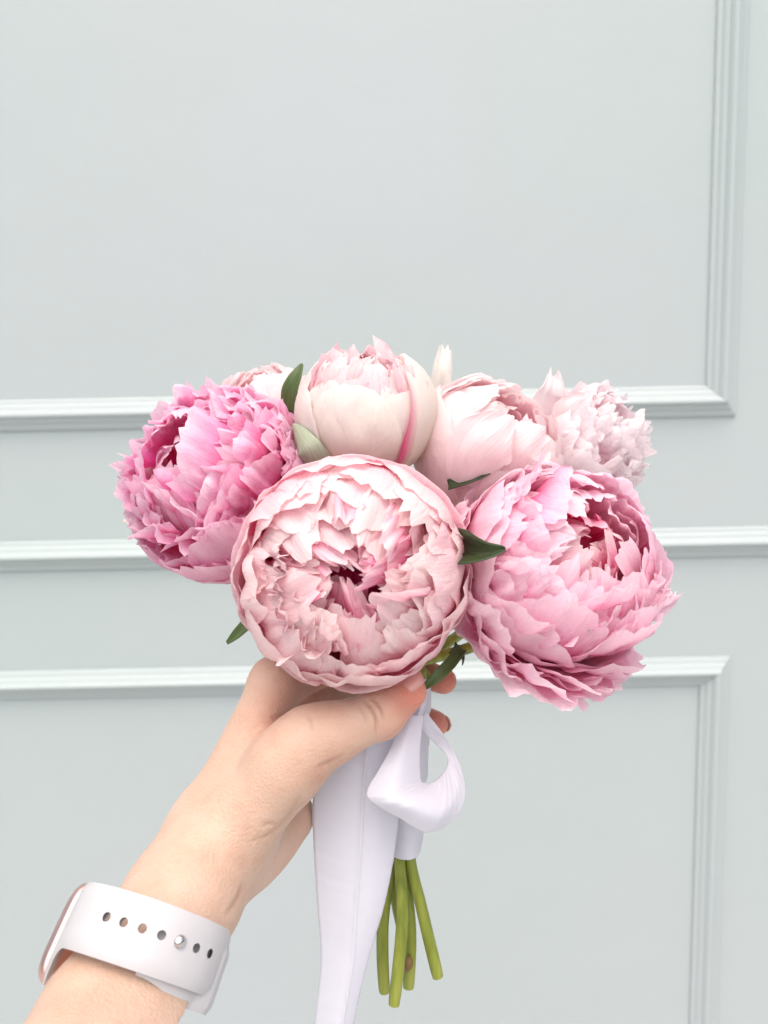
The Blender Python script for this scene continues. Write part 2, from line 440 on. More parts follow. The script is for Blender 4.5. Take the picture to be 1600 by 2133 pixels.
# ------------------------------------------------------------------ peonies
def petal_grid(rng, R, thb, tht, r0, r1, hw, curl=0.0, ruffle=0.03, ragged=0.06, crumple=0.012, tilt=0.0, over=0.02,
               p=0.6, cup=0.0, nu=20, nv=20, cap=0.20, squash=1.0, wbase=0.28, fold=0.0, lean=0.0):
    s = np.linspace(-1, 1, nu + 1)[None, :]
    v = np.linspace(0, 1, nv + 1)[:, None]
    edge = np.zeros_like(s)
    for k in range(1, 8):
        edge += np.sin(s * math.pi * k * (0.7 + 0.6 * rng.random()) + rng.random() * 6.28) * (1.0 / k ** 0.9)
    notch = np.zeros_like(s)
    for _ in range(rng.choice([0, 0, 1, 1, 2])):
        c = rng.uniform(-0.75, 0.75)
        notch -= rng.uniform(0.4, 1.3) * np.exp(-((s - c) / rng.uniform(0.06, 0.18)) ** 2)
    fine = sum(np.sin(s * (26 + 9 * q) + rng.random() * 6.28) for q in range(3))
    vt = 1 - cap * np.abs(s) ** 3.2 + ragged * (0.32 * edge + 0.7 * notch + 0.10 * fine)
    V = v * vt
    wp = wbase + (1 - wbase) * np.sin(np.minimum(1, v / 0.66) * math.pi / 2)
    wp = wp * (1 - 0.10 * np.clip((v - .8) / .2, 0, 1) ** 2)
    S = s + 0 * v
    th = thb + (tht - thb) * V + tilt * S * v
    a = S * (hw / max(r1, 0.3)) * wp * (1 + 0.05 * np.sin(v * 9 + rng.random() * 6)) + lean * (V - .5)
    gV = np.clip(V, 0, None) ** p
    r = r0 + (r1 - r0) * gV
    r = r + curl * np.clip((V - 0.6) / 0.4, 0, 1.4) ** 2
    r = r + over * S * np.clip(v * 2, 0, 1) + cup * (S ** 2) * v
    k1 = rng.uniform(1.2, 2.6); k2 = rng.uniform(3.0, 5.5)
    r = r + ruffle * np.clip(V, 0, 1.2) ** 2 * (np.sin(S * math.pi * k1 + rng.random() * 6.28 + V * 2) + 0.5 * np.sin(S * math.pi * k2 + rng.random() * 6.28 - V * 3))
    cr = np.zeros_like(V)
    for _ in range(6):
        kx, ky = rng.uniform(-7, 7), rng.uniform(-9, 9)
        wv = np.sin(S * kx + V * ky + rng.random() * 6.28)
        cr += (np.abs(wv) - 0.6) * 1.5 if rng.random() < .5 else wv * 0.7
    r = r + crumple * cr * np.clip(V * 1.6, 0, 1)
    if fold:
        r = r + fold * np.exp(-((S - rng.uniform(-.5, .5)) / 0.16) ** 2) * v
    mx_, mz_ = np.sin(th), np.cos(th)
    x = r * np.cos(a) * mx_; y = r * np.sin(a); z = r * np.cos(a) * mz_ * squash
    pts = np.stack([x, y, z], -1).reshape(-1, 3) * R
    uv = np.stack([(S + 1) / 2, np.clip(V, 0, 1)], -1).reshape(-1, 2)
    return pts, uv, grid_faces(nu, nv)

class Bloom:
    def __init__(self, label, px, py, d, rpx, axis, seed, pal, stem_pts, squash=0.9, spin=0.0, stem_r=0.0027):
        self.rng = random.Random(seed)
        self.c = P(px, py, d); self.R = rpx * d / FPX
        z = np.array(axis, dtype=float); z /= np.linalg.norm(z)
        up = cvec(0, 1, 0) if abs(z.dot(cvec(0, 1, 0))) < 0.95 else cvec(1, 0, 0)
        x = np.cross(up, z); x /= np.linalg.norm(x); y = np.cross(z, x)
        cs, sn = math.cos(spin), math.sin(spin)
        self.M = np.stack([x * cs + y * sn, -x * sn + y * cs, z], 1)
        self.pal, self.squash = pal, squash
        path = [self.c - z * self.R * 0.86, self.c - z * self.R * 1.2] + stem_pts
        path = catmull(path, 48)
        self.z = z
        self.root = thing("peony", label, "flower", path[-1], "pink and white peonies tied in the bouquet")
        rr = np.full(48, stem_r); rr[:4] = stem_r * np.array((1.9, 1.7, 1.4, 1.15)); rr[-1] *= 0.93
        rr = rr * (1 + 0.05 * np.sin(np.linspace(0, 17, 48) + seed))
        tv, tf = tube(path, rr)
        self.stem = mesh_obj("stem", tv, tf, M_STEM, self.root)
        self.stem.data.materials.append(M_CUT)
        for pl in self.stem.data.polygons[-2:]:
            pl.use_smooth = False; pl.material_index = 1
        self.stem.data.set_sharp_from_angle(angle=math.radians(35))
        self.path = path

    def add(self, phi, mat=None, name="petal", **kw):
        pts, uv, f = petal_grid(self.rng, self.R, squash=self.squash, **kw)
        c, s = math.cos(phi), math.sin(phi)
        rz = np.array(((c, -s, 0), (s, c, 0), (0, 0, 1)))
        w = pts @ rz.T @ self.M.T + self.c
        return mesh_obj(name, w, f, M_PET[mat or self.pal], self.root, uv=uv)

    def heart(self, mat='heart', low=0.58):
        """The fleshy base that carries the petals."""
        vv, uv = [], []; rng = self.rng
        ph = [rng.random() * 6 for _ in range(4)]
        for j in range(15):
            th = math.pi * j / 14
            for i in range(24):
                a = 2 * math.pi * i / 24
                r = self.R * (0.36 + 0.035 * math.sin(5 * a + 3 * th + ph[0]) + 0.03 * math.sin(3 * a - 4 * th + ph[1])) * (1 if 0 < j < 14 else .96)
                q = np.array((r * math.sin(th) * math.cos(a), r * math.sin(th) * math.sin(a), r * math.cos(th) - low * self.R))
                vv.append(self.M @ q + self.c); uv.append((i / 24, 0.25 + 0.2 * math.sin(a * 4) ** 2))
        return mesh_obj("flower_base", vv, grid_faces(24, 14, True), M_PET[mat], self.root, uv=uv)

    def layer(self, n, r, tht, hw, r0=None, thb=168, jr=0.02, jt=5, phi0=None, phis=None, mat=None, **kw):
        rng = self.rng
        ph0 = rng.random() * 6.28 if phi0 is None else phi0
        for i in range(n):
            if phis is None:
                phi = ph0 + 2 * math.pi * (i + rng.uniform(-.18, .18)) / n
            else:
                phi = math.radians(rng.uniform(*phis))
            rr = r * (1 + rng.uniform(-jr, jr))
            t = math.radians((rng.uniform(*tht) if isinstance(tht, tuple) else tht + rng.uniform(-jt, jt)))
            k = dict(kw)
            for q in ('curl', 'tilt', 'cup', 'fold'):
                if isinstance(k.get(q), tuple):
                    k[q] = rng.uniform(*k[q])
            self.add(phi, mat, thb=math.radians(thb), tht=t, r0=(rr * 0.72 if r0 is None else r0), r1=rr, hw=hw * rng.uniform(.85, 1.15), **k)

    def spiral(self, n, r, th, hw, phi0=0.0, jt=7, r0=None, mat=None, thb=165, **kw):
        """n petals in golden-angle order, radius and tip angle running from the first to the second value."""
        rng = self.rng
        for i in range(n):
            u = i / max(1, n - 1)
            k = dict(kw)
            for q in ('curl', 'tilt', 'cup', 'fold', 'crumple', 'ruffle', 'ragged'):
                if isinstance(k.get(q), tuple):
                    k[q] = rng.uniform(*k[q])
            rr = r[0] + (r[1] - r[0]) * u + rng.uniform(-.012, .012)
            t = math.radians(max(2, th[0] + (th[1] - th[0]) * u + rng.uniform(-jt, jt)))
            w = (hw[0] + (hw[1] - hw[0]) * u) * rng.uniform(.8, 1.2)
            self.add(phi0 + i * 2.39996 + rng.uniform(-.25, .25), mat, thb=math.radians(thb), tht=t, r0=(rr * .7 if r0 is None else r0), r1=rr, hw=w, **k)

    def tufts(self, n, th_rng, phis=(0, 360), lean=(25, 60), r0=0.45, r1=(0.86, 1.02), hw=(0.18, 0.32), mat=None, **kw):
        """Short ragged inner petals whose tips break the surface."""
        rng = self.rng
        for i in range(n):
            u = (i + rng.random()) / n
            c0, c1_ = math.cos(math.radians(th_rng[0])), math.cos(math.radians(th_rng[1]))
            t = math.acos(c0 + (c1_ - c0) * u)
            phi = math.radians(phis[0] + (phis[1] - phis[0]) * ((i * 0.618034 + rng.uniform(-.06, .06)) % 1.0))
            ln = math.radians(rng.uniform(*lean))
            o = dict(curl=rng.uniform(-.10, .05), tilt=rng.uniform(-.25, .25), ruffle=rng.uniform(.03, .07), ragged=.065, cap=.13, crumple=.016, p=.75, over=rng.uniform(-.06, .06), cup=rng.uniform(-.02, .10), nu=16, nv=15)
            o.update(kw)
            self.add(phi, mat, thb=min(t + ln, 2.9), tht=t, r0=r0, r1=rng.uniform(*r1), hw=rng.uniform(*hw), **o)

def leaf(name, parent, pts, widths, mat, cup=0.25, nrm=None, n=16, nu=6, thick=0.0004):
    """Blade along pts (px, py, d) with half-widths in m; cup > 0 bends the sides towards the lens."""
    path = catmull([P(*q) for q in pts], n + 1)
    w = np.interp(np.linspace(0, 1, n + 1), np.linspace(0, 1, len(widths)), widths)
    tan = np.gradient(path, axis=0); tan /= np.linalg.norm(tan, axis=1)[:, None]
    nr = cvec(0, 0, 1) if nrm is None else cvec(*nrm)
    vv, uv = [], []
    for i in range(n + 1):
        sd = np.cross(nr, tan[i]); sd /= np.linalg.norm(sd)
        nn = np.cross(tan[i], sd)
        for j in range(nu + 1):
            s = 2 * j / nu - 1
            vv.append(path[i] + sd * s * w[i] + nn * cup * abs(s) ** 1.5 * w[i])
            uv.append((j / nu, i / n))
    o = mesh_obj(name, vv, grid_faces(nu, n), mat, parent, uv=uv)
    sm = o.modifiers.new("t", 'SOLIDIFY'); sm.thickness = thick
    return o

def grip(i):
    """Packed places of the stems where the ribbon holds them, at three heights."""
    a = i * math.pi / 3
    dx, dd = (0, 0) if i == 0 else (math.cos(a) * 20, -math.sin(a) * 0.0052)
    return [P(852 + dx, 1392, .3485 + dd), P(852 + dx, 1440, .349 + dd), P(848 + dx, 1590, .3525 + dd), P(842 + dx, 1765, .3565 + dd)]

def free_petal(bl, pts, widths, mat=None, cup=0.3, nrm=None, n=22, nu=18, ruffle=0.0012, ragged=0.06, curl=0.0):
    """A loose petal of bloom bl along pts (px, py, d), half-widths in m."""
    rng = bl.rng
    path = catmull([P(*q) for q in pts], n + 1)
    tan = np.gradient(path, axis=0); tan /= np.linalg.norm(tan, axis=1)[:, None]
    nr = cvec(0, 0, 1) if nrm is None else cvec(*nrm)
    wmax = max(widths); L = np.linalg.norm(np.diff(path, axis=0), axis=1).sum()
    s_ = np.linspace(-1, 1, nu + 1)
    edge = sum(np.sin(s_ * k * 3 + rng.random() * 6.28) / k ** .6 for k in range(1, 8))
    top = 1 - 0.16 * np.abs(s_) ** 3 + ragged * 0.4 * edge
    ph = [rng.random() * 6.28 for _ in range(4)]
    vv, uv = [], []
    for i in range(n + 1):
        for j in range(nu + 1):
            t = i / n * top[j]
            q = min(max(t, 0), 1.0) * n; i0 = min(int(q), n - 1); f = q - i0
            c = path[i0] * (1 - f) + path[i0 + 1] * f + tan[-1] * max(0, t - 1) * L
            tn_ = tan[i0]
            sd = np.cross(nr, tn_); sd /= np.linalg.norm(sd); nn = np.cross(tn_, sd)
            w = np.interp(i / n, np.linspace(0, 1, len(widths)), widths)
            h = cup * abs(s_[j]) ** 1.7 * w + ruffle * t * (math.sin(s_[j] * 5 + ph[0] + t * 3) + .6 * math.sin(s_[j] * 11 + ph[1] - t * 4) + .5 * math.sin(t * 8 + ph[2] + s_[j] * 2))
            h += curl * max(0, t - .6) ** 2 * L
            h += 0.0011 * (abs(math.sin(s_[j] * 4.3 + t * 2.6 + ph[3])) + abs(math.sin(s_[j] * 2.2 - t * 3.7 + ph[1]))) * min(1, t * 2)
            vv.append(c + sd * s_[j] * w + nn * h); uv.append((j / nu, 0.58 + 0.42 * min(max(t, 0), 1)))
    return mesh_obj("petal", vv, grid_faces(nu, n), M_PET[mat or bl.pal], bl.root, uv=uv)

# --- A: the blush bloom in front
A = Bloom("blush pink peony with a crumpled ring of petals facing outward, resting above the thumb",
          735, 1190, 0.305, 250, cvec(0.03, 0.06, 1), 11, 'blush',
          [P(800, 1330, .352)] + grip(2) + [P(838, 1920, .348), P(821, 2092, .348)], squash=0.92)
A.layer(6, 1.00, (72, 86), 0.72, jr=.012, curl=(-.05, .0), ruffle=.009, ragged=.05, crumple=.010, p=.5)
A.layer(6, 0.985, (58, 76), 0.66, jr=.012, curl=(-.06, .0), ruffle=.012, ragged=.06, crumple=.013, p=.5, tilt=(-.15, .15))
A.spiral(26, (0.97, 0.86), (62, 30), (0.58, 0.40), curl=(-.10, .0), ruffle=(.008, .022), ragged=(.04, .10), crumple=(.012, .020), p=.55, tilt=(-.35, .35), fold=(-.03, .03))
A.spiral(16, (0.86, 0.72), (34, 17), (0.38, 0.28), phi0=1.1, curl=(-.08, .06), ruffle=(.02, .04), ragged=(.06, .12), crumple=(.012, .018), p=.65, r0=.35, tilt=(-.4, .4), fold=(-.05, .05))
A.spiral(10, (0.76, 0.62), (30, 15), (0.27, 0.20), phi0=2.0, mat='heart', curl=(-.08, .08), ruffle=(.03, .05), ragged=(.06, .12), crumple=(.010, .018), p=.8, r0=.25, thb=125, tilt=(-.5, .5), over=.06)
A.spiral(9, (0.58, 0.44), (34, 6), (0.22, 0.16), phi0=.4, mat='heart', curl=(-.05, .08), ruffle=(.03, .05), ragged=.08, crumple=.014, p=.8, r0=.10, thb=150, tilt=(-.4, .4))
A.spiral(12, (0.86, 0.72), (28, 8), (0.26, 0.17), phi0=.9, mat='heart', curl=(-.10, .06), ruffle=(.04, .06), ragged=(.05, .10), crumple=(.012, .02), p=.75, r0=.3, thb=120, tilt=(-.6, .6), over=.05, fold=(-.06, .06))
A.tufts(11, (24, 50), (165, 245), hw=(.16, .28), r0=.4, r1=(.84, .96), ragged=.07)

# --- B: the rose bloom on the left
B = Bloom("rose pink peony packed with small ragged petals, on the side of the hand's knuckles",
          464, 1008, 0.358, 211, cvec(-0.40, 0.42, 0.80), 23, 'rose',
          [P(640, 1290, .372)] + grip(1) + [P(878, 1890, .356), P(912, 2034, .358)], squash=1.0)
B.layer(6, 1.0, (86, 100), 0.66, curl=(-.04, .0), ruffle=.008, ragged=.05, crumple=.007, p=.45)
B.layer(7, 0.98, (72, 90), 0.56, curl=(-.03, .02), ruffle=.012, ragged=.06, crumple=.009, p=.45)
B.layer(8, 0.95, (60, 80), 0.46, curl=(-.03, .03), ruffle=.016, ragged=.07, crumple=.010, p=.5)
B.tufts(36, (45, 84), lean=(20, 50), r0=.55, r1=(.90, 1.0), hw=(.24, .38))
B.tufts(34, (14, 58), lean=(20, 50), r0=.45, r1=(.86, 1.0), hw=(.24, .38))
B.spiral(9, (0.86, 0.66), (34, 10), (0.32, 0.26), curl=(-.08, .05), ruffle=(.02, .04), ragged=.07, crumple=.014, p=.7, r0=.3, tilt=(-.3, .3))
B.layer(9, 0.80, (15, 40), 0.32, curl=(-.03, .05), ruffle=.026, ragged=.09, crumple=.013, p=.7, r0=.35)
B.layer(7, 0.66, (5, 30), 0.28, curl=(-.03, .05), ruffle=.03, ragged=.09, crumple=.013, p=.8, r0=.25)

# --- F: the candy pink bloom on the right
F = Bloom("large candy pink peony with loose drooping lower petals and a dark pink heart",
          1165, 1178, 0.325, 220, cvec(0.28, 0.42, 0.82), 37, 'candy',
          [P(1000, 1340, .362)] + grip(3) + [P(800, 1900, .356), P(797, 1990, .357), P(801, 2066, .358)], squash=0.97)
F.layer(6, 1.0, (80, 98), 0.72, curl=(-.02, .05), ruffle=.016, ragged=.05, crumple=.008, p=.45)
F.layer(7, 0.985, (64, 84), 0.66, curl=(-.02, .05), ruffle=.018, ragged=.05, crumple=.009, p=.45, tilt=(-.15, .15))
F.spiral(24, (0.98, 0.88), (62, 32), (0.60, 0.42), curl=(-.08, .06), ruffle=(.01, .03), ragged=(.03, .08), crumple=(.008, .014), p=.52, tilt=(-.3, .3), fold=(-.02, .03))
F.spiral(14, (0.88, 0.76), (36, 22), (0.38, 0.30), phi0=.7, curl=(-.08, .06), ruffle=(.02, .035), ragged=(.05, .10), crumple=(.008, .014), p=.65, r0=.35, tilt=(-.35, .35))
F.spiral(8, (0.72, 0.58), (26, 10), (0.26, 0.2), phi0=1.7, mat='heart', curl=(-.08, .08), ruffle=(.02, .04), ragged=(.05, .10), crumple=.012, p=.8, r0=.25, thb=125, tilt=(-.4, .4))
F.spiral(8, (0.58, 0.44), (34, 6), (0.26, 0.20), phi0=.4, mat='heart', curl=(-.05, .08), ruffle=(.03, .05), ragged=.08, crumple=.014, p=.8, r0=.10, thb=150, tilt=(-.4, .4))
F.tufts(14, (24, 66), (120, 330), lean=(25, 55), r0=.55, r1=(.95, 1.04), hw=(.24, .42), ragged=.08)
# loose drooping petals
LO = dict(ruffle=.03, ragged=.07, crumple=.013, p=.6, tilt=(-.3, .3), fold=(-.04, .04))
F.layer(4, 1.27, (80, 100), 0.46, phis=(-112, -62), curl=(-.06, .08), r0=.55, thb=150, **LO)
F.layer(4, 1.17, (70, 90), 0.44, phis=(-150, -55), curl=(-.06, .06), r0=.55, thb=150, **LO)
F.layer(4, 1.20, (88, 104), 0.44, phis=(-168, -128), curl=(-.12, .0), r0=.6, thb=155, **LO)
F.layer(3, 1.14, (78, 96), 0.44, phis=(125, 160), curl=(-.10, .02), r0=.6, thb=150, **LO)
F.layer(3, 1.12, (70, 95), 0.44, phis=(165, 215), curl=(-.10, .02), r0=.6, thb=150, **LO)
F.layer(5, 1.07, (42, 66), 0.44, phis=(-150, -30), curl=(-.08, .06), r0=.5, thb=130, **LO)
free_petal(F, [(1300, 1240, .302), (1350, 1262, .304), (1385, 1250, .306), (1410, 1232, .304)], [.007, .007, .0055, .003], cup=-.4, ragged=.12)

# --- C: the ivory globe on top
C = Bloom("half closed ivory peony with one petal edged in magenta and pink petals on top",
          760, 864, 0.352, 152, cvec(0.02, 0.86, 0.40), 41, 'ivory',
          [P(800, 1200, .385)] + grip(0) + [P(856, 1940, .362), P(851, 2056, .364)], squash=0.98)
C.layer(5, 0.985, (44, 60), 0.86, curl=(-.06, -.02), ruffle=.008, ragged=.03, crumple=.007, p=.4, phi0=-1.9)
C.layer(5, 0.965, (34, 50), 0.80, curl=(-.05, 0), ruffle=.010, ragged=.04, crumple=.008, p=.4)
C.add(math.radians(-20), 'streak', lean=.42, thb=math.radians(165), tht=math.radians(30), r0=.78, r1=1.055, hw=.74, curl=-.05, ruffle=.004, ragged=.04, crumple=.006, p=.35, over=.0)
C.layer(8, 0.93, (26, 44), 0.5, curl=(-.03, .03), ruffle=.02, ragged=.07, crumple=.010, p=.5, mat='blush')
C.layer(9, 0.90, (16, 36), 0.4, curl=(-.05, .02), ruffle=.026, ragged=.08, crumple=.012, p=.6, mat='blush')
C.layer(9, 0.86, (6, 30), 0.34, curl=(-.05, .02), ruffle=.03, ragged=.09, crumple=.012, p=.7, r0=.3, mat='blush')
C.tufts(12, (6, 46), r0=.5, r1=(.92, 1.0), hw=(.24, .36), mat='blush', ragged=.05)

# --- D: the pale one right of it
D = Bloom("pale creamy pink peony beside the ivory one, its broad petals wrapping a small pink opening",
          1010, 942, 0.368, 168, cvec(0.46, 0.66, 0.58), 53, 'pale',
          [P(960, 1200, .385)] + grip(4) + [P(822, 1850, .364), P(838, 1935, .366)], squash=0.96)
D.layer(5, 0.99, (52, 70), 0.84, curl=(-.05, .02), ruffle=.01, ragged=.04, crumple=.007, p=.42)
D.layer(6, 0.975, (40, 58), 0.68, curl=(-.05, .02), ruffle=.012, ragged=.05, crumple=.008, p=.42)
D.layer(7, 0.94, (30, 46), 0.54, curl=(-.04, .03), ruffle=.018, ragged=.06, crumple=.009, p=.5)
D.layer(8, 0.90, (20, 38), 0.44, curl=(-.04, .04), ruffle=.024, ragged=.07, crumple=.010, p=.55)
D.layer(8, 0.82, (14, 30), 0.36, curl=(-.04, .05), ruffle=.028, ragged=.08, crumple=.012, p=.6, r0=.3, mat='blush')
D.layer(6, 0.66, (6, 26), 0.30, curl=(-.04, .05), ruffle=.03, ragged=.08, crumple=.012, p=.7, r0=.25, mat='blush')
free_petal(D, [(965, 1010, .335), (990, 950, .326), (1030, 900, .324), (1060, 872, .329)], [.007, .012, .014, .008], cup=-.3, mat='pale')
free_petal(D, [(1060, 1000, .338), (1085, 940, .330), (1130, 900, .335)], [.009, .016, .011], cup=-.3, mat='pale')

# --- E: the whitish ruffled one at the far side
E = Bloom("whitish pink ruffled peony at the back, above the candy pink bloom",
          1222, 928, 0.405, 130, cvec(0.50, 0.52, 0.58), 67, 'white',
          [P(1060, 1230, .405)] + grip(5), squash=0.98)
E.layer(6, 1.0, (75, 95), 0.70, curl=(-.03, .06), ruffle=.014, ragged=.05, crumple=.009, p=.45)
E.layer(7, 0.98, (58, 78), 0.60, curl=(-.03, .08), ruffle=.02, ragged=.06, crumple=.010, p=.45)
E.tufts(26, (30, 75), lean=(20, 45), r0=.55, r1=(.90, 1.0), hw=(.28, .44), ragged=.045)
E.tufts(20, (5, 45), lean=(20, 45), r0=.5, r1=(.86, .98), hw=(.24, .38), ragged=.045)
free_petal(E, [(1150, 880, .395), (1145, 835, .388), (1152, 805, .386), (1150, 780, .392)], [.008, .012, .006, .003], cup=.3, mat='pale')
free_petal(E, [(1180, 900, .385), (1205, 860, .382), (1235, 845, .386)], [.008, .012, .008], cup=-.3, mat='pale')

# --- G: pale one peeping out behind the rose bloom
G = Bloom("pale pink peony half hidden behind the rose pink bloom and a green leaf",
          560, 862, 0.415, 108, cvec(-0.2, 0.8, 0.45), 71, 'pale',
          [P(700, 1240, .410)] + grip(6), squash=0.98)
G.layer(6, 1.0, (50, 70), 0.74, curl=(-.04, .04), ruffle=.012, ragged=.05, crumple=.010, p=.42)
G.layer(7, 0.97, (32, 52), 0.60, curl=(-.04, .06), ruffle=.02, ragged=.06, crumple=.012, p=.45)
G.layer(8, 0.92, (16, 38), 0.50, curl=(-.04, .06), ruffle=.03, ragged=.07, crumple=.012, p=.5)
G.layer(7, 0.8, (6, 26), 0.4, curl=(-.04, .06), ruffle=.03, ragged=.08, crumple=.012, p=.6, r0=.3, mat='blush')

# --- H: the hindmost one with an upright white petal
H = Bloom("pale peony at the very back with one white petal standing upright",
          955, 868, 0.430, 84, cvec(0.1, 0.9, 0.3), 83, 'pale',
          [P(930, 1220, .415), P(860, 1420, .356), P(852, 1470, .3515)], squash=0.98)
H.layer(6, 1.0, (46, 66), 0.74, curl=(-.04, .06), ruffle=.014, ragged=.05, crumple=.010, p=.42)
H.layer(7, 0.95, (28, 46), 0.60, curl=(-.04, .08), ruffle=.02, ragged=.06, crumple=.012, p=.45)
H.layer(7, 0.86, (10, 32), 0.50, curl=(-.04, .08), ruffle=.03, ragged=.07, crumple=.012, p=.5, mat='blush')
free_petal(H, [(912, 840, .420), (918, 795, .415), (922, 755, .415), (926, 728, .420)], [.006, .0055, .005, .0035], cup=.9, mat='ivory')

# brown scar where a leaf was stripped off the stem
sc_ = catmull([P(853, 1990, .3585), P(850, 2008, .3575), P(849, 2024, .3580)], 9)
tv, tf = tube(sc_, [.0006, .0014, .0021, .0024, .0024, .0021, .0016, .0010, .0005], 12)
mesh_obj("leaf_scar", tv, tf, M_NODE, C.root)

for bl in (A, B, F):
    bl.heart(low=0.30)
for bl in (C, D, E, G, H):
    bl.heart('blush')
# --- leaves and sepals
leaf("leaf", C.root, [(604, 858, .362), (607, 815, .358), (618, 785, .357), (630, 758, .358)], [.0040, .0045, .0034, .0006], M_LEAF, cup=.35, nrm=(-.4, .1, 1))
leaf("sepal", C.root, [(662, 968, .335), (640, 935, .330), (622, 905, .334), (611, 884, .340)], [.0060, .0062, .0040, .0006], M_SEPAL, cup=-.3, nrm=(-.3, -.3, 1))
leaf("leaf", F.root, [(935, 1012, .338), (975, 998, .334), (1015, 982, .333), (1052, 956, .334)], [.0026, .0030, .0022, .0004], M_LEAFDARK, cup=.4, nrm=(0, .5, 1))
leaf("leaf", F.root, [(968, 1152, .304), (995, 1154, .294), (1025, 1151, .288), (1054, 1144, .286)], [.0075, .0068, .0034, .0008], M_LEAFDARK, cup=.95, nrm=(-.3, .35, 1))
leaf("leaf", A.root, [(540, 1275, .322), (515, 1300, .320), (495, 1320, .320), (474, 1339, .322)], [.0025, .0026, .0022, .0008], M_LEAF, cup=.4, nrm=(0, .4, 1))
leaf("sepal", B.root, [(345, 1125, .350), (310, 1102, .350), (285, 1092, .352), (256, 1084, .354)], [.0040, .0036, .0026, .0005], M_SEPALPINK, cup=.4, nrm=(0, .5, 1))
leaf("leaf", A.root, [(962, 1352, .330), (935, 1385, .322), (910, 1410, .318), (884, 1432, .318)], [.0022, .0026, .0024, .0012], M_LEAF, cup=.4, nrm=(0, .3, 1))
leaf("sepal", F.root, [(945, 1350, .338), (960, 1362, .334), (965, 1374, .332), (963, 1386, .332)], [.0030, .0016, .0006, .0002], M_LEAF, cup=.3)

